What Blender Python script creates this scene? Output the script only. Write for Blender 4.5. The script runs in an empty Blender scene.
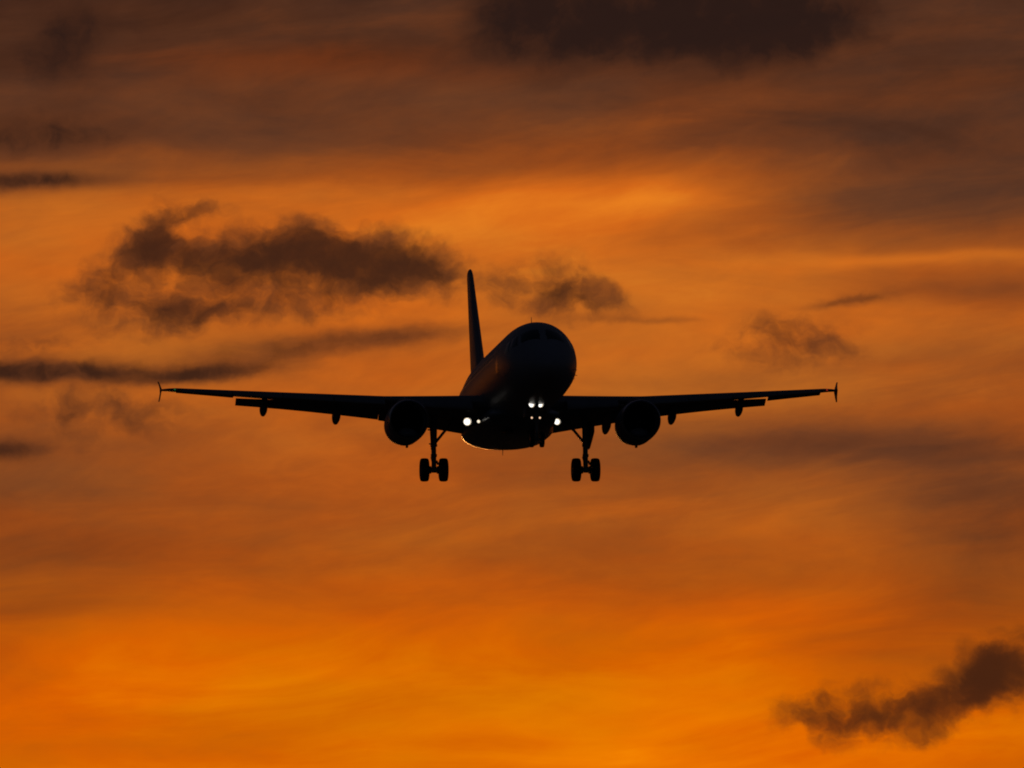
import bpy, bmesh, math, random
from mathutils import Vector, Matrix
R = math.radians
sc = bpy.context.scene
COL = sc.collection

# ------------------------------------------------------------------ camera, sky, sun, exposure
ELEV = R(3.75)                    # the telephoto lens looks up this far
DIST = 400.0                      # metres to the airliner
CAM_H = 1.7
FPX = 20.146 * DIST               # focal length in pixels of a 1024 wide frame
cam = bpy.data.cameras.new('camera')
cam.sensor_width = 36.0
cam.lens = FPX / 1024 * 36.0
cam.clip_start = 0.5
cam.clip_end = 90000
camera = bpy.data.objects.new('camera', cam)
COL.objects.link(camera)
camera.location = (0, 0, CAM_H)
camera.rotation_euler = (R(90) + ELEV, 0, 0)
sc.camera = camera

sc.view_settings.view_transform = 'Standard'
sc.view_settings.look = 'None'
sc.view_settings.exposure = 0
sc.view_settings.gamma = 1
sc.view_settings.use_curve_mapping = False
sc.render.engine = 'CYCLES'
sc.cycles.use_denoising = True
sc.cycles.max_bounces = 6
sc.cycles.filter_width = 1.9

SUN_EL, SUN_AZ = R(0.3), R(-2.5)    # behind the airliner, low and a little to the left
world = bpy.data.worlds.new('World')
sc.world = world
world.use_nodes = True
nt = world.node_tree
nt.nodes.clear()


def lin(c):
    return tuple((x / 255 / 12.92) if x / 255 <= 0.04045 else ((x / 255 + 0.055) / 1.055) ** 2.4 for x in c)


def nd(t, **kw):
    n = nt.nodes.new(t)
    for k, v in kw.items():
        setattr(n, k, v)
    return n


def plug(sock, v):
    if isinstance(v, bpy.types.NodeSocket):
        nt.links.new(v, sock)
    else:
        sock.default_value = v


def M(op, a, b=0.0, c=0.0, clamp=False):
    n = nd('ShaderNodeMath', operation=op, use_clamp=clamp)
    plug(n.inputs[0], a)
    plug(n.inputs[1], b)
    plug(n.inputs[2], c)
    return n.outputs[0]


def VM(op, a, b=(0, 0, 0), out=0):
    n = nd('ShaderNodeVectorMath', operation=op)
    plug(n.inputs[0], a)
    if op == 'SCALE':
        plug(n.inputs['Scale'], b)
    else:
        plug(n.inputs[1], b)
    return n.outputs['Value'] if out == 'v' else n.outputs[0]


def noise(vec, scale, detail=4, rough=0.5, off=(0, 0, 0), stretch=(1, 1, 1), dist=0.0, rot=0.0):
    if rot:
        r = nd('ShaderNodeMapping')
        plug(r.inputs['Vector'], vec)
        r.inputs['Rotation'].default_value = (0, 0, R(rot))
        vec = r.outputs[0]
    m = nd('ShaderNodeMapping')
    plug(m.inputs['Vector'], vec)
    m.inputs['Location'].default_value = off
    m.inputs['Scale'].default_value = stretch
    n = nd('ShaderNodeTexNoise', noise_dimensions='3D')
    plug(n.inputs['Vector'], m.outputs[0])
    n.inputs['Scale'].default_value = scale
    n.inputs['Detail'].default_value = detail
    n.inputs['Roughness'].default_value = rough
    n.inputs['Distortion'].default_value = dist
    return n.outputs['Fac'], n.outputs['Color']


def gauss(vec, x, y, a, b, rot=0.0):
    m = nd('ShaderNodeMapping', vector_type='TEXTURE')
    plug(m.inputs['Vector'], vec)
    m.inputs['Location'].default_value = (x, y, 0)
    m.inputs['Rotation'].default_value = (0, 0, R(rot))
    m.inputs['Scale'].default_value = (a, b, 1)
    d = VM('DOT_PRODUCT', m.outputs[0], m.outputs[0], 'v')
    return M('POWER', math.exp(-1), d)


def blobs(vec, lst, start=0.0):
    acc = start
    for k, (x, y, a, b, rot, amp) in enumerate(lst):
        if k % 5 == 4:      # a negligible dependency keeps the shader's stack short: evaluate in runs of five
            vec = VM('ADD', vec, VM('SCALE', (1e-6, 0, 0), acc))
        acc = M('MULTIPLY_ADD', gauss(vec, x, y, a, b, rot), amp, acc)
    return acc


def smooth(v, a, b, lo=0.0, hi=1.0):
    n = nd('ShaderNodeMapRange', interpolation_type='SMOOTHSTEP')
    plug(n.inputs['Value'], v)
    n.inputs['From Min'].default_value = a
    n.inputs['From Max'].default_value = b
    n.inputs['To Min'].default_value = lo
    n.inputs['To Max'].default_value = hi
    return n.outputs[0]


def ramp(v, stops, interp='LINEAR'):
    n = nd('ShaderNodeValToRGB')
    plug(n.inputs[0], v)
    cr = n.color_ramp
    cr.interpolation = interp
    cr.elements[0].position, cr.elements[0].color = stops[0][0], (*stops[0][1], 1)
    cr.elements[1].position, cr.elements[1].color = stops[-1][0], (*stops[-1][1], 1)
    for p, c in stops[1:-1]:
        e = cr.elements.new(p)
        e.color = (*c, 1)
    return n.outputs[0]


def mixc(f, a, b):
    n = nd('ShaderNodeMix', data_type='RGBA')
    plug(n.inputs[0], f)
    plug(n.inputs[6], a)
    plug(n.inputs[7], b)
    return n.outputs[2]


def build_sky():
    # a direction on the sky as azimuth and elevation, both in units of 1/8058 radian,
    # measured from the point 3.75 degrees above the western horizon (512, 384), elevation counted downwards
    tc = nd('ShaderNodeTexCoord')
    sep = nd('ShaderNodeSeparateXYZ')
    plug(sep.inputs[0], tc.outputs['Generated'])
    az = M('ARCTAN2', sep.outputs[0], sep.outputs[1])
    el = M('ARCSINE', sep.outputs[2])
    px = M('MULTIPLY_ADD', az, FPX, 512.0)
    py = M('MULTIPLY_ADD', M('SUBTRACT', el, ELEV), -FPX, 384.0)
    cmb = nd('ShaderNodeCombineXYZ')
    plug(cmb.inputs[0], px)
    plug(cmb.inputs[1], py)
    P = cmb.outputs[0]

    # gentle drifting warp of the high cloud sheet, long in azimuth
    _, w1 = noise(P, 0.006, 3, 0.5, off=(1.7, 4.1, 0), stretch=(0.45, 1.3, 1))
    warp = VM('MULTIPLY', VM('SUBTRACT', w1, (0.5, 0.5, 0.5)), (110, 46, 0))
    PW = VM('ADD', P, warp)
    sp2 = nd('ShaderNodeSeparateXYZ')
    plug(sp2.inputs[0], PW)
    prof = ramp(M('MULTIPLY_ADD', sp2.outputs[1], 1 / 1200, 0.25), [
        ((y + 300) / 1200, (v, v, v)) for y, v in PROFILE], 'B_SPLINE')
    B = blobs(PW, SHEET, prof)
    s1, _ = noise(PW, 0.0075, 6, 0.58, off=(3, 9, 2), stretch=(0.36, 1.6, 1), dist=0.8, rot=5)
    s2, _ = noise(PW, 0.020, 6, 0.60, off=(7, 2, 5), stretch=(0.38, 1.35, 1), dist=0.5, rot=9)
    s3, _ = noise(P, 0.034, 5, 0.60, off=(1, 7, 3), stretch=(0.55, 1.1, 1), dist=0.6, rot=14)
    B = M('MULTIPLY_ADD', M('SUBTRACT', s1, 0.5), 0.34, B)
    calm = smooth(py, 470, 640, 1.0, 0.5)
    B = M('MULTIPLY_ADD', M('MULTIPLY', M('SUBTRACT', s2, 0.5), calm), 0.135, B)
    B = M('MULTIPLY_ADD', M('MULTIPLY', M('SUBTRACT', s3, 0.5), calm), 0.085, B)
    hi = ramp(B, [(p, lin(c)) for p, c in RAMP_HIGH], 'LINEAR')
    lo = ramp(B, [(p, lin(c)) for p, c in RAMP_LOW], 'LINEAR')
    col = mixc(smooth(py, 430, 660), hi, lo)

    # slow drift between reddish and greyish parts of the sheet
    h1, _ = noise(P, 0.005, 4, 0.55, off=(5, 1, 3), stretch=(0.4, 1.6, 1))
    tint = mixc(smooth(h1, 0.3, 0.7), (1.08, 0.93, 0.80, 1), (0.95, 1.05, 1.22, 1))
    col = VM('MULTIPLY', col, tint)
    col = mixc(gauss(PW, 310, 64, 230, 17), col, VM('MULTIPLY', col, (1.18, 0.92, 0.70)))

    # low ragged cumulus scraps in front of the sheet: puffy edges from two sizes of billow
    _, w2 = noise(P, 0.012, 3, 0.5, off=(11, 3, 0), stretch=(0.8, 1.0, 1))
    _, w3 = noise(P, 0.034, 4, 0.52, off=(4, 13, 0))
    PD = VM('ADD', P, VM('MULTIPLY', VM('SUBTRACT', w2, (0.5, 0.5, 0.5)), (44, 36, 0)))
    PD = VM('ADD', PD, VM('MULTIPLY', VM('SUBTRACT', w3, (0.5, 0.5, 0.5)), (30, 30, 0)))
    D = blobs(PD, SCRAPS)
    n1, _ = noise(PD, 0.030, 6, 0.56, off=(2, 6, 1), stretch=(0.8, 1.0, 1))
    lump = M('MULTIPLY', M('SUBTRACT', n1, 0.5), M('MINIMUM', M('MULTIPLY', D, 2.2), 1.25))
    F = M('MAXIMUM', M('MULTIPLY_ADD', lump, 1.95, M('SUBTRACT', D, 0.13)), 0.0)
    dens = M('SUBTRACT', 1.0, M('POWER', math.exp(-2.3), M('POWER', F, 1.5)))
    # long thin streaks and banks, softer
    PB = VM('ADD', P, VM('MULTIPLY', VM('SUBTRACT', w2, (0.5, 0.5, 0.5)), (50, 14, 0)))
    PB = VM('ADD', PB, VM('MULTIPLY', VM('SUBTRACT', w3, (0.5, 0.5, 0.5)), (30, 12, 0)))
    n3, _ = noise(PB, 0.016, 6, 0.58, off=(9, 1, 4), stretch=(0.40, 1.5, 1), dist=0.3, rot=6)
    D2 = blobs(PB, STREAKS)
    lump2 = M('MULTIPLY', M('SUBTRACT', n3, 0.5), M('MINIMUM', M('MULTIPLY', D2, 2.0), 1.0))
    dens2 = smooth(M('MULTIPLY_ADD', lump2, 1.2, D2), 0.04, 1.15)
    dens = M('SUBTRACT', 1.0, M('MULTIPLY', M('SUBTRACT', 1.0, dens), M('SUBTRACT', 1.0, dens2)))
    n2, _ = noise(PD, 0.034, 6, 0.56, off=(8, 8, 8))
    thick = M('MULTIPLY_ADD', M('SUBTRACT', n2, 0.5), 1.9, M('MAXIMUM', D, M('MULTIPLY', D2, 0.9)))
    thick = smooth(thick, 0.35, 1.35)
    dark = mixc(thick, (*lin((98, 53, 29)), 1), (*lin((47, 28, 21)), 1))
    dark = mixc(smooth(py, 50, 190), mixc(thick, (*lin((64, 36, 24)), 1), (*lin((40, 25, 21)), 1)), dark)
    dark = mixc(smooth(py, 480, 640), dark, mixc(thick, (*lin((112, 54, 16)), 1), (*lin((58, 30, 17)), 1)))
    col = mixc(M('MULTIPLY', dens, 0.95), col, dark)

    # clear dusk sky away from the glow
    sky = nd('ShaderNodeTexSky', sky_type='NISHITA')
    sky.sun_disc = False
    sky.sun_elevation = SUN_EL
    sky.sun_rotation = SUN_AZ
    sky.dust_density = 3.0
    sky.air_density = 1.0
    sky.ozone_density = 2.0
    skyc = VM('MULTIPLY', VM('SCALE', sky.outputs[0], SKY_STRENGTH), (1.25, 0.95, 1.0))
    g = nd('ShaderNodeMapping', vector_type='TEXTURE')
    plug(g.inputs['Vector'], P)
    g.inputs['Location'].default_value = (300, 700, 0)
    g.inputs['Scale'].default_value = (3600, 1500, 1)
    r2 = VM('DOT_PRODUCT', g.outputs[0], g.outputs[0], 'v')
    cover = smooth(r2, 0.55, 1.6, 1.0, 0.0)
    final = mixc(cover, skyc, col)
    bg = nd('ShaderNodeBackground')
    plug(bg.inputs[0], final)
    bg.inputs[1].default_value = 1.0
    out = nd('ShaderNodeOutputWorld')
    nt.links.new(bg.outputs[0], out.inputs[0])


SKY_STRENGTH = 0.024
PROFILE = [(-300, .10), (-80, .24), (0, .31), (70, .35), (125, .43), (165, .52), (205, .78), (250, .79), (320, .76), (400, .70),
           (470, .62), (540, .62), (600, .72), (650, .79), (700, .86), (768, .85), (899, .80)]
SHEET = [  # azimuth, elevation, radii, tilt, brightness
    (664, 198, 30, 14, 0, .08), (700, 203, 40, 12, -8, .06), (640, 212, 60, 12, 0, .05), (520, 200, 170, 26, 0, .035), (900, 222, 190, 44, 0, -.15), (960, 370, 190, 90, 0, -.09), (-1100, 300, 800, 2000, 0, -.55), (2300, 300, 800, 2000, 0, -.55), (600, 205, 90, 22, 0, .01),
    (1010, 200, 210, 40, 0, -.20), (1000, 125, 220, 40, 0, -.10), (1010, 287, 150, 18, 0, -.16),
    (930, 257, 150, 7, -4, .15), (1000, 350, 120, 20, 0, -.04),
    (830, 450, 210, 26, 0, -.20), (960, 490, 130, 40, 0, -.12), (600, 445, 130, 25, 0, -.03),
    (990, 570, 110, 60, 0, -.14), (80, 555, 190, 36, 0, -.10), (60, 607, 110, 13, 0, -.10), (150, 480, 140, 18, 0, -.04),
    (300, 693, 170, 40, 0, .01), (600, 757, 100, 16, 0, .10), (90, 742, 110, 14, 0, -.05), (500, 742, 60, 10, 0, -.05),
    (760, 520, 130, 30, 0, .05), (730, 610, 140, 40, 0, .02), (930, 660, 160, 46, 0, -.12), (860, 650, 60, 20, 0, -.05),
    (60, 142, 120, 17, 0, -.06), (20, 182, 110, 9, 0, -.08), (680, 200, 160, 30, 0, .04), (150, 150, 60, 12, 0, .08), (330, 80, 140, 20, 0, .05),
    (300, 135, 160, 14, 0, -.05), (690, 118, 110, 11, -10, .06), (800, 140, 160, 18, 0, -.05),
    (440, 190, 120, 14, 0, .05), (20, 215, 100, 14, 0, .03), (30, 340, 80, 30, 0, -.06), (190, 440, 120, 24, 0, -.02),
]
SCRAPS = [
    (160, 230, 32, 20, -45, .85), (196, 212, 28, 9, -12, .60), (140, 264, 54, 24, -25, .78), (215, 262, 64, 23, 0, .88),
    (298, 260, 74, 36, 0, 1.25), (300, 232, 30, 14, 0, .35), (388, 268, 62, 30, 6, 1.15), (432, 262, 34, 18, 0, .5), (265, 294, 100, 16, 0, .24), (178, 316, 56, 22, -12, .85), (95, 298, 56, 26, 0, .48),
    (260, 320, 110, 16, 0, .42),
    (562, 286, 46, 30, 0, .74), (512, 284, 60, 24, 0, .46), (792, 343, 78, 28, 0, .74), (600, 302, 50, 14, 0, .35),
    (1000, 666, 50, 33, -15, 1.25), (958, 702, 56, 22, -25, .80), (895, 718, 56, 24, 0, .72), (832, 716, 58, 28, 0, .92), (1020, 690, 60, 22, 0, .6),
    (60, 405, 60, 22, 0, .28), (120, 418, 90, 30, 0, .46), (30, 346, 70, 16, 0, .45),
]
STREAKS = [
    (385, 337, 105, 14, -6, .80), (260, 352, 110, 18, 0, .45), (30, 372, 180, 15, 1, 1.25), (220, 374, 90, 9, -4, .6),
    (630, 318, 90, 5, 1, .50), (845, 302, 56, 5.5, -8, .75), (10, 450, 54, 14, 0, .95), (150, 440, 90, 14, 0, .2),
    (700, 18, 182, 60, 0, 1.5), (530, 22, 90, 58, 0, .75), (800, 34, 50, 34, 0, .55), (868, 14, 22, 24, 0, .35), (72, 36, 42, 56, 20, .85), (20, 60, 80, 34, 0, .5), (30, 138, 140, 26, 0, .9), (30, 182, 100, 11, 0, 1.1),
    (940, 290, 150, 14, 0, .24), (1000, 215, 160, 26, 0, .16), (600, 345, 120, 12, 0, .12), (900, 400, 140, 8, 0, .16), (280, 95, 190, 14, 0, .18),
]
RAMP_HIGH = [(0, (26, 15, 13)), (.12, (46, 27, 21)), (.28, (80, 48, 32)), (.42, (112, 61, 32)), (.6, (161, 83, 29)),
             (.78, (205, 107, 29)), (.9, (225, 130, 35)), (1, (245, 160, 46))]
RAMP_LOW = [(0, (30, 16, 10)), (.12, (56, 28, 14)), (.28, (86, 44, 20)), (.42, (116, 58, 20)), (.6, (166, 76, 12)),
            (.78, (211, 98, 1)), (.9, (233, 124, 0)), (1, (250, 150, 4))]
build_sky()

sun = bpy.data.lights.new('sun', 'SUN')
sun.energy = 0.35
sun.angle = R(4.0)
sun.color = (1.0, 0.38, 0.08)
sun_o = bpy.data.objects.new('sun', sun)
COL.objects.link(sun_o)
sd = Vector((math.sin(SUN_AZ) * math.cos(SUN_EL), math.cos(SUN_AZ) * math.cos(SUN_EL), math.sin(SUN_EL)))
sun_o.rotation_euler = sd.to_track_quat('Z', 'Y').to_euler()


# ------------------------------------------------------------------ materials
def mat(name, col, rough=0.5, metal=0.0, coat=0.0, var=0.0, scale=1.5, stretch=(1, 1, 1), emit=None, estr=0.0, bump=0.0):
    m = bpy.data.materials.new(name)
    m.use_nodes = True
    t = m.node_tree
    b = t.nodes['Principled BSDF']
    b.inputs['Base Color'].default_value = (*col, 1)
    b.inputs['Roughness'].default_value = rough
    b.inputs['Metallic'].default_value = metal
    b.inputs['Coat Weight'].default_value = coat
    b.inputs['Specular IOR Level'].default_value = 0.3 if 'paint' in name else 0.5
    b.inputs['Coat Roughness'].default_value = 0.08
    if emit:
        b.inputs['Emission Color'].default_value = (*emit, 1)
        b.inputs['Emission Strength'].default_value = estr
    if var > 0:
        tc = t.nodes.new('ShaderNodeTexCoord')
        mp = t.nodes.new('ShaderNodeMapping')
        mp.inputs['Scale'].default_value = stretch
        t.links.new(tc.outputs['Object'], mp.inputs[0])
        n = t.nodes.new('ShaderNodeTexNoise')
        n.inputs['Scale'].default_value = scale
        n.inputs['Detail'].default_value = 6
        t.links.new(mp.outputs[0], n.inputs['Vector'])
        cr = t.nodes.new('ShaderNodeValToRGB')
        cr.color_ramp.elements[0].position = 0.3
        cr.color_ramp.elements[1].position = 0.7
        cr.color_ramp.elements[0].color = (*[c * (1 - var) for c in col], 1)
        cr.color_ramp.elements[1].color = (*[min(1, c * (1 + var)) for c in col], 1)
        t.links.new(n.outputs['Fac'], cr.inputs[0])
        t.links.new(cr.outputs[0], b.inputs['Base Color'])
        mr = t.nodes.new('ShaderNodeMapRange')
        mr.inputs['To Min'].default_value = max(0.02, rough - 0.1)
        mr.inputs['To Max'].default_value = min(1, rough + 0.12)
        t.links.new(n.outputs['Fac'], mr.inputs[0])
        t.links.new(mr.outputs[0], b.inputs['Roughness'])
        if bump > 0:
            bp = t.nodes.new('ShaderNodeBump')
            bp.inputs['Strength'].default_value = bump
            t.links.new(n.outputs['Fac'], bp.inputs['Height'])
            t.links.new(bp.outputs[0], b.inputs['Normal'])
    return m


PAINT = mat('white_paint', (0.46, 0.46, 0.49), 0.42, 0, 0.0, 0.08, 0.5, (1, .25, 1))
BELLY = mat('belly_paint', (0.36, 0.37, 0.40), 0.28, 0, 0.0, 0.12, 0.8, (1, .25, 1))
GREY = mat('grey_wing_paint', (0.30, 0.31, 0.33), 0.62, 0, 0.0, 0.12, 0.8, (1, .3, 1))
METAL = mat('bare_metal', (0.62, 0.62, 0.63), 0.28, 1.0, 0, 0.06, 1.5)
DARKMETAL = mat('dark_metal', (0.10, 0.10, 0.11), 0.45, 0.9, 0, 0.15, 3)
NACELLE = mat('nacelle_paint', (0.33, 0.34, 0.37), 0.55, 0, 0.0, 0.1, 0.8)
STRUT = mat('gear_steel', (0.38, 0.38, 0.40), 0.4, 0.5, 0, 0.2, 4)
RUBBER = mat('tyre_rubber', (0.022, 0.022, 0.024), 0.8, 0, 0, 0.2, 6)
GLASS = mat('dark_glass', (0.012, 0.013, 0.016), 0.06, 0, 0.5, 0.2, 2)
SEAL = mat('door_seal', (0.14, 0.14, 0.15), 0.6, 0, 0, 0.1, 3)
FINP = mat('fin_paint', (0.34, 0.36, 0.42), 0.45, 0, 0.0, 0.1, 0.5)
LAMP = mat('lamp_lit', (0.9, 0.9, 0.9), 0.2, 0, 0, 0, emit=(1.0, 0.96, 0.86), estr=1.5)
LAMPDIM = mat('lamp_lit_dim', (0.9, 0.8, 0.7), 0.2, 0, 0, 0, emit=(1.0, 0.62, 0.40), estr=1.1)
LAMPMID = mat('lamp_lit_mid', (0.9, 0.9, 0.8), 0.2, 0, 0, 0, emit=(1.0, 0.86, 0.66), estr=1.2)
LAMPRIM = mat('lamp_lit_rim', (0.9, 0.8, 0.6), 0.2, 0, 0, 0, emit=(1.0, 0.74, 0.42), estr=0.75)
GREENL = mat('green_position_lamp', (0.05, 0.5, 0.15), 0.2, 0, 0, 0, emit=(0.10, 0.85, 0.20), estr=0.12)
REDL = mat('red_position_lamp', (0.5, 0.03, 0.02), 0.2, 0, 0, 0, emit=(1.0, 0.05, 0.03), estr=0.30)


# ------------------------------------------------------------------ mesh helpers
def L(s, y, z):
    """airliner frame: s metres aft of the nose, y to starboard, z up -> local x, y, z"""
    return Vector((-y, s - 16.0, z))


class MB:
    def __init__(self):
        self.v, self.f, self.m = [], [], []

    def add(self, vs, fs, mi=0):
        o = len(self.v)
        self.v += [tuple(v) for v in vs]
        self.f += [tuple(i + o for i in f) for f in fs]
        self.m += [mi] * len(fs)

    def loft(self, rings, caps=(True, True), closed=True, mi=0):
        n = len(rings[0])
        vs = [p for r in rings for p in r]
        fs = []
        for i in range(len(rings) - 1):
            for j in range(n if closed else n - 1):
                k = (j + 1) % n
                fs.append((i * n + j, i * n + k, (i + 1) * n + k, (i + 1) * n + j))
        if caps[0]:
            fs.append(tuple(reversed(range(n))))
        if caps[1]:
            fs.append(tuple((len(rings) - 1) * n + j for j in range(n)))
        self.add(vs, fs, mi)

    def tube(self, p0, p1, r0, r1=None, n=14, mi=0):
        p0, p1 = Vector(p0), Vector(p1)
        r1 = r0 if r1 is None else r1
        d = (p1 - p0).normalized()
        a = d.orthogonal().normalized()
        b = d.cross(a)
        rg = []
        for p, r in ((p0, r0), (p1, r1)):
            rg.append([p + a * (r * math.cos(2 * math.pi * k / n)) + b * (r * math.sin(2 * math.pi * k / n)) for k in range(n)])
        self.loft(rg, mi=mi)

    def lathe(self, c, axis, prof, n=32, mi=0, caps=(False, False), closed_profile=False):
        """prof: (distance along axis, radius)"""
        c, d = Vector(c), Vector(axis).normalized()
        a = d.orthogonal().normalized()
        b = d.cross(a)
        rg = [[c + d * t + a * (r * math.cos(2 * math.pi * k / n)) + b * (r * math.sin(2 * math.pi * k / n)) for k in range(n)] for t, r in prof]
        if closed_profile:
            rg.append(rg[0])
        self.loft(rg, caps, mi=mi)

    def box(self, c, size, rot=None, bev=0.15, mi=0):
        """box with chamfered upright edges"""
        c = Vector(c)
        hx, hy, hz = [s / 2 for s in size]
        b = min(hx, hy) * bev
        ring = [(hx, hy - b), (hx - b, hy), (-hx + b, hy), (-hx, hy - b), (-hx, -hy + b), (-hx + b, -hy), (hx - b, -hy), (hx, -hy + b)]
        rg = []
        for z, k in ((-hz, 0.9), (-hz * 0.86, 1), (hz * 0.86, 1), (hz, 0.9)):
            r = [Vector((x * k, y * k, z)) for x, y in ring]
            if rot is not None:
                r = [rot @ p for p in r]
            rg.append([c + p for p in r])
        self.loft(rg, mi=mi)

    def plate(self, pts, th, normal, mi=0):
        """a thin solid from an outline"""
        n = Vector(normal).normalized() * (th / 2)
        self.loft([[Vector(p) - n for p in pts], [Vector(p) + n for p in pts]], mi=mi)

    def build(self, name, mats, parent=None, sharp=35):
        bm = bmesh.new()
        vs = [bm.verts.new(v) for v in self.v]
        for f, mi in zip(self.f, self.m):
            try:
                fc = bm.faces.new([vs[i] for i in f])
            except ValueError:
                continue
            fc.material_index = mi
            fc.smooth = True
        bmesh.ops.remove_doubles(bm, verts=bm.verts, dist=1e-5)
        bmesh.ops.recalc_face_normals(bm, faces=bm.faces)
        me = bpy.data.meshes.new(name)
        bm.to_mesh(me)
        bm.free()
        if not isinstance(mats, (list, tuple)):
            mats = [mats]
        for m in mats:
            me.materials.append(m)
        me.set_sharp_from_angle(angle=R(sharp))
        o = bpy.data.objects.new(name, me)
        COL.objects.link(o)
        if parent is not None:
            o.parent = parent
        return o


def pchip(xs, ys):
    n = len(xs)
    h = [xs[i + 1] - xs[i] for i in range(n - 1)]
    dl = [(ys[i + 1] - ys[i]) / h[i] for i in range(n - 1)]
    m = [dl[0]] + [0 if dl[i - 1] * dl[i] <= 0 else 2 / (1 / dl[i - 1] + 1 / dl[i]) for i in range(1, n - 1)] + [dl[-1]]

    def f(x):
        x = min(max(x, xs[0]), xs[-1])
        i = max(k for k in range(n - 1) if xs[k] <= x)
        t = (x - xs[i]) / h[i]
        return ((2 * t ** 3 - 3 * t * t + 1) * ys[i] + (t ** 3 - 2 * t * t + t) * h[i] * m[i]
                + (-2 * t ** 3 + 3 * t * t) * ys[i + 1] + (t ** 3 - t * t) * h[i] * m[i + 1])
    return f


# ------------------------------------------------------------------ ground
def build_ground():
    m = bpy.data.materials.new('dusk_field')
    m.use_nodes = True
    t = m.node_tree
    b = t.nodes['Principled BSDF']
    b.inputs['Roughness'].default_value = 0.9
    tc = t.nodes.new('ShaderNodeTexCoord')
    mix = None
    for sc_, lo, hi in ((0.02, (0.10, 0.085, 0.045), (0.20, 0.165, 0.09)), (1.2, (0.09, 0.075, 0.04), (0.19, 0.16, 0.085))):
        n = t.nodes.new('ShaderNodeTexNoise')
        n.inputs['Scale'].default_value = sc_
        n.inputs['Detail'].default_value = 8
        t.links.new(tc.outputs['Object'], n.inputs['Vector'])
        cr = t.nodes.new('ShaderNodeValToRGB')
        cr.color_ramp.elements[0].position = 0.35
        cr.color_ramp.elements[1].position = 0.65
        cr.color_ramp.elements[0].color = (*lo, 1)
        cr.color_ramp.elements[1].color = (*hi, 1)
        t.links.new(n.outputs['Fac'], cr.inputs[0])
        if mix is None:
            mix = cr.outputs[0]
        else:
            x = t.nodes.new('ShaderNodeMix')
            x.data_type = 'RGBA'
            t.links.new(mix, x.inputs[6])
            t.links.new(cr.outputs[0], x.inputs[7])
            mix = x.outputs[2]
    t.links.new(mix, b.inputs['Base Color'])
    g = MB()
    rings = []
    rnd = random.Random(3)
    for r in (1, 6, 20, 60, 150, 400, 1000, 3000, 9000, 30000, 60000):
        rings.append([Vector((r * math.cos(a * math.pi / 24), r * math.sin(a * math.pi / 24),
                              rnd.uniform(-0.02, 0.02) * min(r, 40) / 10)) for a in range(48)])
    g.loft(rings, (True, False))
    o = g.build('ground', m)
    o['kind'] = 'structure'
    o['label'] = 'dry grassy field under the approach path'


build_ground()

# ------------------------------------------------------------------ the airliner
YAW, TILT, ROLL = 0.1084, 0.1014, 0.0101
jet = bpy.data.objects.new('airliner', None)
COL.objects.link(jet)
jet['label'] = 'dark twin engine passenger jet landing with wheels down and lamps lit against orange sky'
jet['category'] = 'airplane'
# rotation that turns the airliner towards the lens, in a frame of (right, away along the line of sight, up)
Rr = Matrix.Rotation(0, 3, 'Y')
c_, s_ = math.cos(ROLL), math.sin(ROLL)
Mroll = Matrix(((c_, 0, -s_), (0, 1, 0), (s_, 0, c_)))
c_, s_ = math.cos(YAW), math.sin(YAW)
Myaw = Matrix(((c_, -s_, 0), (s_, c_, 0), (0, 0, 1)))
c_, s_ = math.cos(TILT), math.sin(TILT)
Mtilt = Matrix(((1, 0, 0), (0, c_, s_), (0, -s_, c_)))
Mel = Matrix.Rotation(ELEV, 3, 'X')
rot = Mel @ Mtilt @ Myaw @ Mroll
pos = Vector((0, 0, CAM_H)) + Mel @ Vector(((511.5 - 512) / 20.146, DIST, (384 - 387.64) / 20.146))
jet.matrix_world = Matrix.Translation(pos) @ rot.to_4x4()

# fuselage shape: station -> top, bottom, half width, height of the widest line
S_ = [0, .15, .5, 1.0, 1.6, 2.2, 2.8, 3.5, 4.5, 5.5, 6.5, 10, 16, 22, 24.5, 27, 29, 31, 33, 35, 36.5, 37.3, 37.57]
TOP = [-.55, -.22, .13, .48, .86, 1.28, 1.62, 1.87, 2.02, 2.065, 2.07, 2.07, 2.07, 2.05, 2.02, 1.99, 1.97, 1.95, 1.90, 1.78, 1.60, 1.45, 1.30]
BOT = [-.55, -.90, -1.17, -1.40, -1.57, -1.69, -1.79, -1.87, -1.95, -2.02, -2.06, -2.07, -2.07, -2.07, -2.0, -1.68, -1.25, -.72, -.12, .48, .90, 1.08, 1.20]
HW = [0.0, .38, .75, 1.08, 1.36, 1.56, 1.69, 1.80, 1.89, 1.92, 1.935, 1.945, 1.95, 1.85, 1.68, 1.49, 1.33, 1.15, .95, .68, .42, .22, .06]
CEN = [-.55, -.55, -.52, -.46, -.38, -.28, -.2, -.12, -.04, 0, 0, 0, 0, 0, .03, .14, .32, .58, .85, 1.1, 1.24, 1.26, 1.25]
q_ = [math.sqrt(s) for s in S_]
fT, fB, fW, fC = pchip(q_, TOP), pchip(q_, BOT), pchip(q_, HW), pchip(q_, CEN)


def skin(s, th, off=0.0):
    """point on the fuselage skin; th degrees from the crown, positive to starboard"""
    q = math.sqrt(max(s, 0))
    t, b, w, c = fT(q), fB(q), fW(q), fC(q)
    ct, st = math.cos(R(th)), math.sin(R(th))
    z = c + ((t - c) if ct > 0 else (c - b)) * ct
    p = L(s, w * st, z)
    if off:
        n = Vector((-st * max(t - b, .1), 0, ct * 2 * max(w, .1)))
        p += n.normalized() * off
    return p


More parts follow.
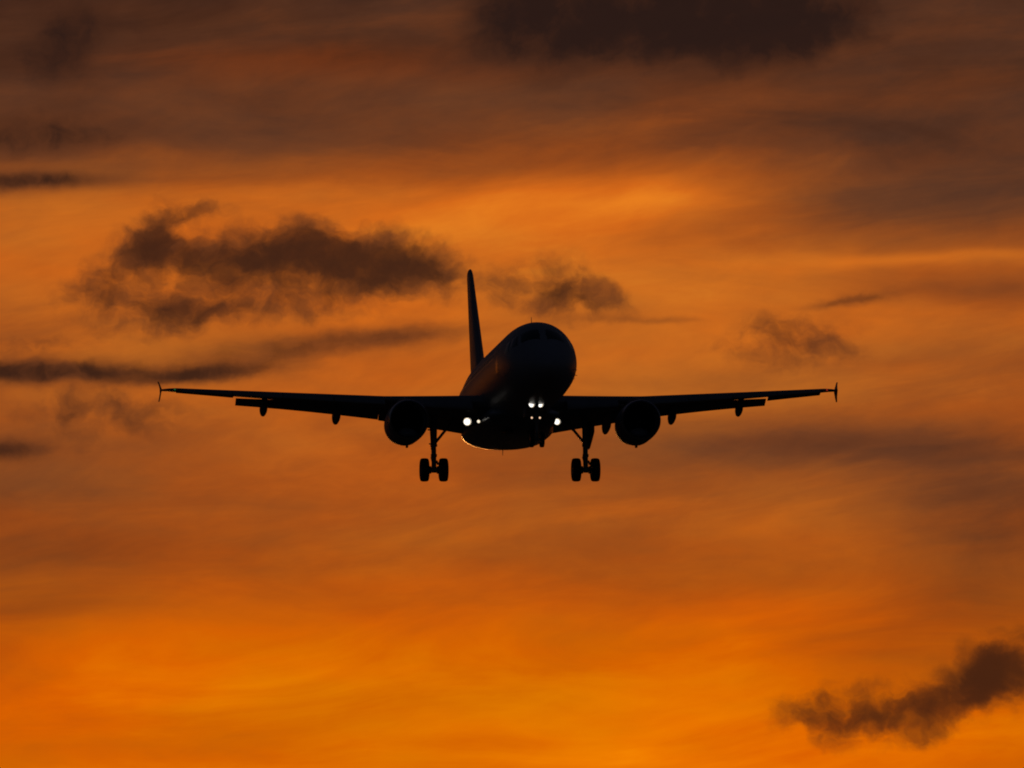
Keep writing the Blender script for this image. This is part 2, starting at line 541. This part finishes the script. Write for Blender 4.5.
def patch(mb, s_th, off=0.008, nu=6, nv=6, mi=0):
    """panel lying on the skin, from four (station, angle) corners, with a folded rim down to the skin"""
    (a, b, c, d) = s_th
    vs, fs = [], []
    for i in range(nu + 1):
        for j in range(nv + 1):
            u, v = i / nu, j / nv
            s = (a[0] * (1 - u) + b[0] * u) * (1 - v) + (d[0] * (1 - u) + c[0] * u) * v
            th = (a[1] * (1 - u) + b[1] * u) * (1 - v) + (d[1] * (1 - u) + c[1] * u) * v
            edge = i in (0, nu) or j in (0, nv)
            vs.append(skin(s, th, -0.01 if edge else off))
    for i in range(nu):
        for j in range(nv):
            k = i * (nv + 1) + j
            fs.append((k, k + 1, k + nv + 2, k + nv + 1))
    mb.add(vs, fs, mi)


def build_fuselage():
    m = MB()
    st = [0.004, .02, .05, .1, .17, .26, .38, .52, .7, .9, 1.1, 1.35, 1.6, 1.9, 2.2, 2.5, 2.8, 3.1, 3.5, 4, 4.5, 5, 5.5, 6, 6.5, 8, 10, 12, 14, 16,
          18, 20, 22, 23.5, 24.5, 25.5, 26.5, 27.5, 28.5, 29.5, 30.5, 31.5, 32.5, 33.5, 34.5, 35.3, 36, 36.6, 37.1, 37.4, 37.57]
    m.loft([[skin(s, 360 * k / 64) for k in range(64)] for s in st])
    f = m.build('fuselage', PAINT, jet, 50)
    # windscreen and side panes
    for sg in (1, -1):
        for cs in (((1.50, 2), (1.96, 49), (2.80, 38), (2.58, 2)),
                   ((2.00, 51.5), (2.62, 69), (3.10, 50), (2.84, 39.5)),
                   ((2.68, 70), (3.36, 78), (3.48, 60), (3.16, 51.5))):
            p = MB()
            patch(p, [(s, a * sg) for s, a in cs], 0.010)
            p.build('cockpit_window', GLASS, f, 60)
    # cabin windows
    for sg in (1, -1):
        for k in range(32):
            s = 6.9 + .533 * k
            p = MB()
            n = 16
            out = [(s + .115 * math.copysign(abs(math.cos(2 * math.pi * i / n)) ** .75, math.cos(2 * math.pi * i / n)),
                    sg * (72 + 4.7 * math.copysign(abs(math.sin(2 * math.pi * i / n)) ** .75, math.sin(2 * math.pi * i / n)))) for i in range(n)]
            ri = [skin(a, b, .006) for a, b in out]
            ro = [skin(s + (a - s) * 1.2, sg * 72 + (b - sg * 72) * 1.2, -.004) for a, b in out]
            p.loft([ro, ri], (False, True))
            p.build('cabin_window', GLASS, f, 60)
    # doors
    for sg in (1, -1):
        for s0, w in ((4.75, .81), (29.1, .8)):
            p = MB()
            patch(p, [(s0, sg * 58), (s0 + w, sg * 58), (s0 + w, sg * 107), (s0, sg * 107)], 0.012, 6, 12)
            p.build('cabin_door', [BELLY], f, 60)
        p = MB()
        patch(p, [(7.6, sg * 112), (9.4, sg * 112), (9.4, sg * 140), (7.6, sg * 140)], 0.010, 6, 8) if sg > 0 else \
            patch(p, [(8.2, sg * 118), (9.2, sg * 118), (9.2, sg * 136), (8.2, sg * 136)], 0.010, 6, 8)
        p.build('cargo_door', [PAINT], f, 60)
    # blade antennas, drain mast, beacon
    def blade(s, y, z, h, ch, up=1, lean=0.0):
        p = MB()
        base = [(0, 0), (.3, .5), (.7, .4), (1, 0), (.7, -.4), (.3, -.5)]
        rg = []
        for t in (-.1, .0, .6, .95, 1.0):
            c = ch * (1 - .45 * max(t, 0)) * (.5 if t == 1.0 else 1)
            rg.append([L(s + ch * .55 * max(t, 0) + a * c, y + lean * h * t + b * .09 * c, z + up * h * t) for a, b in base])
        p.loft(rg)
        p.build('antenna', GREY, f)
    blade(6.6, 0.0, 2.065, .46, .36)
    blade(9.3, 0.0, 2.065, .10, .9)
    blade(14.2, 0.0, 2.065, .22, .30)
    blade(7.4, 0.15, -2.065, .20, .28, -1)
    blade(18.6, .16, -2.76, .36, .36, -1)
    blade(19.0, 1.50, -2.50, .24, .26, -1, .5)
    for z, sgn in ((2.06, 1), ):
        p = MB()
        p.lathe(L(13.0, 0, z), (0, 0, 1), [(-.02, .10), (.05, .10), (.10, .075), (.13, .03)], 16, caps=(True, True))
        p.build('beacon', REDL if False else DARKMETAL, f)
    p = MB()
    p.lathe(L(37.5, 0, 1.25), (0, 1, -.0), [(-.1, .10), (.14, .12), (.14, .09), (-.05, .07)], 20, caps=(True, True))
    p.build('exhaust_duct', DARKMETAL, f)
    # pitot probes and small vanes round the nose
    for sg in (1, -1):
        for s0, th in ((2.3, 100), (2.5, 116), (3.3, 108)):
            p = MB()
            a = skin(s0, sg * th, -.01)
            b = skin(s0 - .02, sg * th, .09)
            p.tube(a, b, .018, .014, 8)
            p.tube(b, b + Vector((0, -.14, 0)), .014, .009, 8)
            p.build('probe', METAL, f)
    return f


def build_fairing():
    m = MB()
    st = [(9.8, .0, 1.2), (10.4, .30, 1.70), (11.2, .62, 1.66), (12.2, .80, 1.76), (14, .93, 1.86), (17, 1, 2.2), (19.3, 1.0, 2.2), (20.4, .90, 2.08),
          (21.6, .55, 1.75), (23.0, 0.02, 1.25)]
    rg = []
    for s, k, w in st:
        zb = -2.02 - .77 * k
        zt = -1.0 - (1 - k) * .75
        ring = []
        for j in range(40):
            a = 2 * math.pi * j / 40
            cx, cz = math.cos(a), math.sin(a)
            e = .86
            x = w * math.copysign(abs(cx) ** e, cx)
            zz = (zt + zb) / 2 + (zt - zb) / 2 * math.copysign(abs(cz) ** .9, cz)
            ring.append(L(s, x, zz))
        rg.append(ring)
    m.loft(rg)
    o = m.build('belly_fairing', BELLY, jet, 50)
    for sg in (1, -1):
        p = MB()
        pts = [L(11.3, sg * .55, -2.63), L(12.2, sg * .35, -2.65), L(12.2, sg * .95, -2.65), L(11.3, sg * .75, -2.63)]
        p.plate(pts, .06, (0, 0, 1))
        p.build('air_inlet', DARKMETAL, o)
    return o


# ---- wings
WY = [0.0, 1.9, 6.4, 16.35, 16.72, 17.1]
W_LE = [11.36, 12.35, 14.70, 20.15, 20.42, 20.86]
W_C = [7.5, 6.55, 4.20, 1.62, 1.25, .78]
W_Z = [-1.30, -1.15, -0.74, 0.32, .35, .37]
W_I = [4.0, 3.4, 1.4, -.6, -.6, -.6]
W_T = [.15, .148, .117, .11, .105, .10]


def lerp(ys, y):
    y = min(max(y, WY[0]), WY[-1])
    for i in range(len(WY) - 1):
        if y <= WY[i + 1]:
            t = (y - WY[i]) / (WY[i + 1] - WY[i])
            return ys[i] * (1 - t) + ys[i + 1] * t


def af(x, t, up):
    x = min(max(x, 0), 1)
    yt = 5 * t * (.2969 * math.sqrt(x) - .126 * x - .3516 * x * x + .2843 * x ** 3 - .1015 * x ** 4)
    cam_ = .016 * (math.sin(math.pi * x ** 1.25))
    return cam_ + (yt if up else -yt)


def wp(y, x, z, sg):
    c, i = lerp(W_C, y), R(lerp(W_I, y))
    s = lerp(W_LE, y) + .25 * c + c * ((x - .25) * math.cos(i) + z * math.sin(i))
    Z = lerp(W_Z, y) + c * (z * math.cos(i) - (x - .25) * math.sin(i))
    return L(s, sg * y, Z)


def section(y, sg, x0, x1, n=14, xl=None):
    """closed ring of the aerofoil between chord fractions"""
    t = lerp(W_T, y)
    xs = [x0 + (x1 - x0) * (1 - math.cos(math.pi * k / n)) / 2 for k in range(n + 1)]
    xl = x1 if xl is None else xl
    xsl = [x0 + (xl - x0) * (1 - math.cos(math.pi * k / n)) / 2 for k in range(n + 1)]
    up = [wp(y, x, af(x, t, True), sg) for x in reversed(xs)]
    dn = [wp(y, x, af(x, t, False), sg) for x in (xsl[1:] if x0 == 0 else xsl)]
    return up + dn


def ys(a, b, n):
    return [a + (b - a) * k / n for k in range(n + 1)]


def build_wing(sg):
    m = MB()
    m.loft([section(y, sg, 0, .86, xl=.76) for y in [0.3, 1.9] + ys(2.6, 6.4, 4)[0:] + ys(7.4, 13.4, 6)])
    m.loft([section(y, sg, 0, .76) for y in ys(13.4, 16.35, 4)])
    m.loft([section(y, sg, 0, 1.0) for y in ys(16.35, 17.1, 6)])
    w = m.build('wing', GREY, jet, 40)
    # slats run out along the leading edge
    spans = [(2.35, 5.05)] + [(6.45 + k * 2.42, 6.45 + k * 2.42 + 2.38) for k in range(4)]
    for a, b in spans:
        p = MB()
        rg = []
        for y in ys(a, b, 3):
            t = lerp(W_T, y)
            d = R(20)
            pts = []
            xs = [.15, .12, .09, .06, .035, .015, .004, 0]
            for x in xs:
                pts.append((x, af(x, t, True)))
            for x in (.006, .02, .04, .055):
                pts.append((x, af(x, t, False)))
            for x, f in ((.04, .30), (.05, .55), (.08, .74), (.12, .90)):
                zu, zl = af(x, t, True), af(x, t, False)
                pts.append((x, zl + (zu - zl) * f))
            ring = []
            for x, z in pts:
                dx, dz = x - .10, z
                ring.append(wp(y, .10 + dx * math.cos(d) + dz * math.sin(d) * .6 - .075, dz * math.cos(d) + dx * math.sin(d) * 1.0 - .026, sg))
            rg.append(ring)
        p.loft(rg)
        p.build('slat', GREY, w, 45)
    # flaps
    for a, b, c0, c1 in ((2.06, 6.38, 1.38, 1.16), (6.40, 13.38, 1.10, .66)):
        p = MB()
        rg = []
        for y in ys(a, b, 6):
            u = (y - a) / (b - a)
            cf = c0 + (c1 - c0) * u
            c = lerp(W_C, y)
            t = lerp(W_T, y)
            d = R(28 + lerp(W_I, y))
            o = wp(y, .80, af(.80, t, False) + (.020 - .05 * u ** 3 if a > 6 else .020), sg)
            ring = []
            n = 9
            xs = [(1 - math.cos(math.pi * k / n)) / 2 for k in range(n + 1)]
            prof = [(x, af(x, .13, True)) for x in reversed(xs)] + [(x, af(x, .13, False)) for x in xs[1:-1]]
            for x, z in prof:
                ring.append(o + Vector((0, cf * (x * math.cos(d) + z * math.sin(d)), cf * (z * math.cos(d) - x * math.sin(d)))))
            rg.append(ring)
        p.loft(rg)
        p.build('flap', GREY, w, 40)
    # aileron, drooped a little
    p = MB()
    rg = []
    for y in ys(13.5, 16.3, 4):
        t = lerp(W_T, y)
        d = R(4 if sg > 0 else 19)
        ring = []
        for x, up in ((1, 1), (.92, 1), (.84, 1), (.77, 1), (.77, 0), (.84, 0), (.92, 0), (1, 0)):
            z = af(x, t, bool(up)) + (.002 if up else -.002)
            ring.append(wp(y, .77 + (x - .77) * math.cos(d), z - (x - .77) * math.sin(d), sg))
        rg.append(ring)
    p.loft(rg)
    p.build('aileron', GREY, w, 40)
    # flap track fairings: canoe bodies whose tails droop with the flap
    for y, ln, r in ((5.05, 3.1, .25), (8.45, 2.8, .235), (12.0, 2.4, .215)):
        p = MB()
        a0 = wp(y, .50, af(.50, lerp(W_T, y), False), sg)
        c = lerp(W_C, y)
        end = wp(y, 1.0, 0, sg) + Vector((0, .50, -.46 - .10 * c))
        b0 = a0 + Vector((0, .35 * c, -.16))
        rg = []
        for u in (0, .05, .14, .28, .42, .56, .70, .82, .91, .97, 1.0):
            cy = a0 * (1 - u) ** 2 + b0 * (2 * u * (1 - u)) + end * u * u
            rr = r * max(.06, min(1, (u / .25) ** .6 if u > 0 else 0) * (1 if u < .6 else math.sqrt(max(0, 1 - ((u - .6) / .4) ** 2.6))))
            k1 = .82 if u < .6 else .95
            rg.append([cy + Vector((rr * k1 * math.cos(2 * math.pi * k / 16), 0, rr * 1.2 * math.sin(2 * math.pi * k / 16))) for k in range(16)])
        p.loft(rg)
        p.build('flap_track_fairing', GREY, w, 50)
    # wing tip fence: swept arrow plate above and below the tip
    p = MB()
    rg = []
    for z, s0, ch, out in ((-.52, 21.56, .30, .03), (-.36, 21.29, .62, .00), (-.12, 20.89, 1.10, -.03), (0, 20.73, 1.28, -.045), (.12, 20.91, 1.10, -.03), (.32, 21.29, .62, .02), (.47, 21.56, .28, .07)):
        th = .035 if abs(z) > .05 else .06
        rg.append([L(s0 + ch * a, sg * (17.12 + out + b * th), .38 + z) for a, b in ((0, 0), (.25, .8), (.6, .9), (1, .1), (1, -.1), (.6, -.9), (.25, -.8))])
    p.loft(rg)
    p.build('wing_fence', GREY, w, 50)
    # position lamp in the tip leading edge
    p = MB()
    c = wp(16.45, -.012, .0, sg)
    p.lathe(c, (0, -1, 0), [(-.15, .03), (-.02, .04), (.02, .03), (.035, .012)], 14, caps=(True, True))
    p.build('position_lamp', GREENL if sg > 0 else REDL, w)
    return w


# ---- engines
def build_engine(sg):
    ey, ez, s0 = 5.71, -2.16, 9.95
    ax = (0, 1, -.02)
    c = L(s0, sg * ey, ez)
    m = MB()
    prof = [(.16, .845), (.05, .885), (.10, .955), (.30, 1.005), (.75, 1.025), (1.5, 1.03), (2.3, 1.01), (3.0, .95), (3.6, .87), (4.15, .76), (4.13, .735),
            (3.3, .78), (2.0, .80), (1.0, .815), (.5, .80)]
    m.lathe(c, ax, prof, 48, closed_profile=True)
    # keel bulge for the accessory gearbox
    rg = []
    for u, r in ((.5, .03), (.9, .34), (1.5, .48), (2.3, .46), (3.0, .30), (3.5, .03)):
        cc = c + Vector((0, u, -.66))
        rg.append([cc + Vector((r * 1.35 * math.cos(2 * math.pi * k / 20), 0, r * .95 * math.sin(2 * math.pi * k / 20))) for k in range(20)])
    m.loft(rg)
    e = m.build('engine', NACELLE, jet, 50)
    p = MB()
    p.lathe(c, ax, [(.18, .835), (.06, .85), (.0, .885), (-.035, .915), (-.02, .945), (.05, .968), (.17, .988), (.17, .97), (.12, .9)], 48, closed_profile=True)
    p.build('inlet_lip', METAL, e, 60)
    p = MB()
    fc = c + Vector((0, .95, -.02))
    nb = 22
    for k in range(nb):
        a0 = 2 * math.pi * k / nb
        rg = []
        for r, tw, ch in ((.24, 35, .17), (.5, 48, .22), (.78, 62, .25)):
            pts = []
            for u, th in ((-.5, 0), (0, .02), (.5, 0), (0, -.012)):
                w_ = u * ch
                t_ = R(tw)
                pts.append(fc + Vector((r * math.cos(a0) - (w_ * math.sin(t_)) * math.sin(a0), w_ * math.cos(t_) + th, r * math.sin(a0) + (w_ * math.sin(t_)) * math.cos(a0))))
            rg.append(pts)
        p.loft(rg)
    p.build('fan', DARKMETAL, e)
    p = MB()
    p.lathe(fc, (0, -1, 0), [(-.2, .26), (.1, .25), (.25, .19), (.38, .10), (.45, .02)], 24, caps=(True, True))
    p.build('spinner', DARKMETAL, e)
    p = MB()
    p.lathe(fc + Vector((0, .3, 0)), (0, 1, 0), [(0, .80), (.03, .80), (.03, .2), (0, .2)], 32, closed_profile=True)
    p.build('stator_ring', DARKMETAL, e)
    p = MB()
    p.lathe(c, ax, [(3.2, .52), (4.2, .50), (4.9, .40), (4.9, .37), (4.0, .40)], 32, closed_profile=True)
    p.lathe(c, ax, [(4.3, .32), (4.9, .26), (5.35, .12), (5.5, .02)], 24, caps=(True, True))
    p.build('exhaust_cone', DARKMETAL, e, 50)
    # pylon
    p = MB()
    rg = []
    for ds, zt, zb, w_ in ((.75, 1.06, .98, .02), (1.3, 1.20, .9, .13), (2.2, 1.30, .85, .20), (3.2, 1.36, .80, .22), (4.3, 1.36, .62, .22), (5.6, 1.28, .55, .20), (7.2, 1.1, .75, .12), (8.2, 1.0, .9, .03)):
        cc = c + Vector((0, ds, 0))
        rg.append([cc + Vector((w_ * x, 0, zb + (zt - zb) * z)) for x, z in ((-1, 0), (-1, .5), (-.75, .9), (0, 1), (.75, .9), (1, .5), (1, 0))])
    p.loft(rg)
    p.build('pylon', NACELLE, e, 50)
    p = MB()
    p.box(c + Vector((sg * .05, 1.7, -1.16)), (.10, .30, .16))
    p.build('drain_mast', GREY, e)
    # strake on the inboard shoulder
    p = MB()
    b = c + Vector((sg * .72, .9, .76))
    d = Vector((sg * .7, 0, .72)).normalized()
    p.plate([b, b + Vector((0, 1.1, 0)), b + Vector((0, 1.1, 0)) + d * .26, b + Vector((0, .55, 0)) + d * .2], .025, Vector((-d.z, 0, d.x)))
    p.build('strake', NACELLE, e)
    return e


# ---- landing gear
def wheel(name_parent, c, r, w, side):
    m = MB()
    h = w / 2
    m.lathe(c, (1, 0, 0), [(-h * .62, r * .56), (-h * .92, r * .68), (-h, r * .80), (-h * .90, r * .925), (-h * .62, r * .985), (-h * .3, r), (0, r), (h * .3, r), (h * .62, r * .985),
                           (h * .90, r * .925), (h, r * .80), (h * .92, r * .68), (h * .62, r * .56)], 40, caps=(True, True))
    m.lathe(c, (1, 0, 0), [(-h * .7, r * .16), (-h * .66, r * .50), (-h * .8, r * .575), (h * .8, r * .575), (h * .66, r * .50), (h * .7, r * .16)], 32, mi=1, caps=(True, True))
    return m.build('wheel', [RUBBER, STRUT], name_parent, 40)


def build_main_gear(sg):
    y, s = 3.795, 17.1
    za = -4.0
    top = L(s - .1, sg * (y - .02), -1.3)
    ax = L(s, sg * y, za)
    m = MB()
    m.tube(top, L(s - .02, sg * y, -2.75), .165, .155, 18)
    m.tube(L(s - .02, sg * y, -2.72), L(s - .02, sg * y, -2.84), .175, .175, 18)
    m.tube(L(s - .02, sg * y, -2.8), L(s, sg * y, za + .02), .118, .125, 18)
    m.tube(L(s, sg * (y - .36), za), L(s, sg * (y + .36), za), .085, .085, 16)
    m.tube(L(s, sg * (y - .12), za), L(s, sg * (y + .12), za), .145, .145, 16)
    m.tube(L(s - .18, sg * (y + .12), -1.7), L(s - .1, sg * (y + .14), -3.0), .022, .022, 8)
    m.tube(L(s + .14, sg * (y - .1), -1.9), L(s + .10, sg * (y - .1), -3.75), .018, .018, 8)
    m.tube(L(s - .02, sg * y, -3.22), L(s - .02, sg * y, -3.36), .16, .15, 16)
    m.tube(L(s - .13, sg * y - .12, -3.55), L(s - .1, sg * y - .2, -3.75), .05, .06, 10)
    g = m.build('main_gear', STRUT, jet, 40)
    for d in (-.475, .475):
        wheel(g, L(s, sg * y + d, za), .585, .43, sg)
    # brake packs
    for d in (-.205, .205):
        p = MB()
        p.lathe(L(s, sg * y + d, za), (1, 0, 0), [(-.07, .15), (-.06, .19), (.06, .19), (.07, .15)], 20, caps=(True, True))
        p.build('brake', DARKMETAL, g)
    # folding side stay to the inboard side
    p = MB()
    p.tube(L(s - .05, sg * (y - .10), -2.62), L(s - .05, sg * (y - .62), -1.98), .07, .07, 12)
    p.tube(L(s - .05, sg * (y - .60), -2.00), L(s - .05, sg * (y - 1.25), -1.2), .075, .075, 12)
    p.tube(L(s - .15, sg * (y - .61), -1.99), L(s + .05, sg * (y - .61), -1.99), .075, .075, 12)
    p.build('side_stay', STRUT, g)
    # torque links behind the leg
    p = MB()
    for a, b in ((L(s + .1, sg * y, -2.85), L(s + .48, sg * y, -3.32)), (L(s + .48, sg * y, -3.32), L(s + .1, sg * y, -3.78))):
        for d in (-.09, .09):
            p.tube(a + Vector((d, 0, 0)), b + Vector((d * .5, 0, 0)), .035, .03, 8)
    p.tube(L(s + .48, sg * (y - .1), -3.32), L(s + .48, sg * (y + .1), -3.32), .05, .05, 10)
    p.build('torque_link', STRUT, g)
    # door carried on the outboard side of the leg
    p = MB()
    out = [(-.55, -1.55), (.75, -1.6), (.80, -2.2), (.5, -2.6), (.25, -2.95), (-.05, -2.95), (-.35, -2.55), (-.60, -2.15)]
    rg = []
    for k in (-1, 1):
        rg.append([L(s + a, sg * (y + (.18 if sg > 0 else .24) - (.12 if sg > 0 else .26) * a - .06 * (-b - 1.5) / 1.5 + k * .022), b) for a, b in out])
    p.loft(rg)
    p.tube(L(s, sg * (y + .05), -2.0), L(s, sg * (y + .30), -2.0), .035, .035, 8)
    p.tube(L(s, sg * (y + .05), -2.7), L(s, sg * (y + .24), -2.7), .035, .035, 8)
    p.build('gear_door', GREY, g)
    return g


def build_nose_gear():
    s, za = 5.07, -3.62
    m = MB()
    m.tube(L(s - .35, 0, -1.6), L(s - .12, 0, -2.75), .105, .10, 16)
    m.tube(L(s - .13, 0, -2.7), L(s - .12, 0, -2.8), .125, .125, 16)
    m.tube(L(s - .12, 0, -2.75), L(s, 0, za), .065, .07, 16)
    m.tube(L(s, -.30, za), L(s, .30, za), .055, .055, 12)
    m.tube(L(s - .2, 0, -2.35), L(s - 1.05, 0, -1.7), .045, .045, 10)      # drag stay
    m.tube(L(s - .2, -.18, -2.5), L(s - .2, .18, -2.5), .06, .06, 10)
    m.tube(L(s + .02, 0, -2.8), L(s + .32, 0, -3.15), .035, .03, 8)
    m.tube(L(s + .32, 0, -3.15), L(s + .05, 0, -3.5), .035, .03, 8)
    # lamp bracket
    m.tube(L(s - .30, -.22, -1.99), L(s - .30, .30, -1.99), .035, .035, 10)
    m.tube(L(s - .26, -.24, -2.60), L(s - .26, .24, -2.60), .028, .028, 10)
    g = m.build('nose_gear', STRUT, jet, 40)
    for d in (-.25, .25):
        wheel(g, L(s, d, za), .38, .22, 1)
    for sg in (1, -1):
        lamp(g, 'takeoff_lamp', L(s - .42, sg * .212 + .09, -1.97), .150, LAMP)
        lamp(g, 'taxi_lamp', L(s - .36, sg * .195 + .08, -2.60), .055, LAMPDIM)
        p = MB()
        out = [(.0, -1.9), (1.25, -1.95), (1.2, -2.34), (.9, -2.45), (.1, -2.42)]
        p.loft([[L(s + a, sg * (.52 + .04 * (b + 2) + k * .014), b) for a, b in out] for k in (-1, 1)])
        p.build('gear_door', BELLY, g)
    return g


def lamp(parent, name, c, r, lens_mat, stalk=None, can=2.4, d=(0, -1, -.04)):
    """a reflector lamp: deep can, lens set back behind the rim"""
    p = MB()
    c = Vector(c)
    p.lathe(c, d, [(-.22, r * .35), (-.16, r * .75), (-.04, r * 1.05), (r * can, r * 1.05), (r * can, r * .99), (-.02, r * .97)], 24, caps=(True, False), mi=0)
    p.lathe(c, d, [(-.03, r * .96), (.0, r * .95), (.012, r * .80)], 24, caps=(True, False), mi=2)
    p.lathe(c, d, [(.012, r * .80), (.022, r * .62), (.034, r * .3), (.037, r * .02)], 24, caps=(False, True), mi=1)
    if stalk:
        p.tube(c + Vector((0, .1, 0)), c + Vector((0, .1, 0)) + Vector(stalk), r * .4, r * .4, 12)
    return p.build(name, [DARKMETAL, lens_mat, LAMPRIM], parent, 50)


def build_landing_lamps(w_r, w_l):
    for sg, w in ((1, w_r), (-1, w_l)):
        lamp(w, 'landing_lamp', L(14.9, sg * (2.35 if sg > 0 else 2.12), -1.81), .20 if sg > 0 else .165, LAMP, (0, .1, .45), 3.8, (-.07, -1, -.08))
    lamp(w_r, 'turnoff_lamp', L(12.6, 2.03, -2.02), .085, LAMPMID, (.08, .3, .85), 5.0, (-.05, -1, -.07))


# ---- tail
def build_fin():
    def sec(z, s0, c, t, a, b, n=10):
        xs = [a + (b - a) * k / n for k in range(n + 1)]
        u = [L(s0 + c * x, af(x, t, True) * c - .016 * math.sin(math.pi * x ** 1.25) * c, z) for x in reversed(xs)]
        d = [L(s0 + c * x, -af(x, t, True) * c + .016 * math.sin(math.pi * x ** 1.25) * c, z) for x in (xs[1:] if a == 0 else xs)]
        return u + d
    zs = [(1.2, 28.4, 6.9, .085), (2.6, 29.75, 5.55, .10), (5.2, 32.1, 3.95, .105), (7.75, 34.35, 2.42, .105), (8.0, 34.66, 2.08, .09), (8.12, 34.98, 1.6, .05)]
    m = MB()
    m.loft([sec(z, s0, c, t, 0, .70) for z, s0, c, t in zs])
    # dorsal fillet
    m.loft([[L(s, w * a, zb + (zt - zb) * b) for a, b in ((-1, 0), (-.5, .7), (0, 1), (.5, .7), (1, 0))]
            for s, zb, zt, w in ((26.6, 1.9, 2.08, .02), (28.2, 1.9, 2.35, .14), (30.2, 1.9, 3.1, .2))])
    f = m.build('fin', FINP, jet, 40)
    p = MB()
    p.loft([sec(z, s0, c, t, .71, 1.0, 5) for z, s0, c, t in [(2.25, 29.4, 5.85, .10)] + zs[1:5]])
    p.build('rudder', FINP, f, 40)


def build_tailplane(sg):
    def sec(y, s0, c, z, t, a, b, n=9):
        xs = [a + (b - a) * (1 - math.cos(math.pi * k / n)) / 2 for k in range(n + 1)]
        i = R(-2)
        def pt(x, u):
            zz = (af(x, t, True) - .016 * math.sin(math.pi * x ** 1.25)) * c * (1 if u else -1)
            return L(s0 + c * x, sg * y, z + zz - (x - .4) * c * math.sin(i))
        return [pt(x, True) for x in reversed(xs)] + [pt(x, False) for x in (xs[1:] if a == 0 else xs)]
    st = [(.5, 31.2, 3.9, .70, .10), (1.2, 31.65, 3.55, .77, .10), (3.6, 33.0, 2.5, .99, .10), (6.0, 34.35, 1.45, 1.21, .10), (6.2, 34.6, 1.1, 1.23, .07)]
    m = MB()
    m.loft([sec(*q, 0, .70) for q in st])
    t = m.build('tailplane', GREY, jet, 40)
    p = MB()
    p.loft([sec(*q, .715, 1.0, 5) for q in st[1:4]])
    p.build('elevator', GREY, t, 40)


build_fuselage()
build_fairing()
wr, wl = build_wing(1), build_wing(-1)
build_engine(1)
build_engine(-1)
build_main_gear(1)
build_main_gear(-1)
build_nose_gear()
build_landing_lamps(wr, wl)
build_fin()
build_tailplane(1)
build_tailplane(-1)
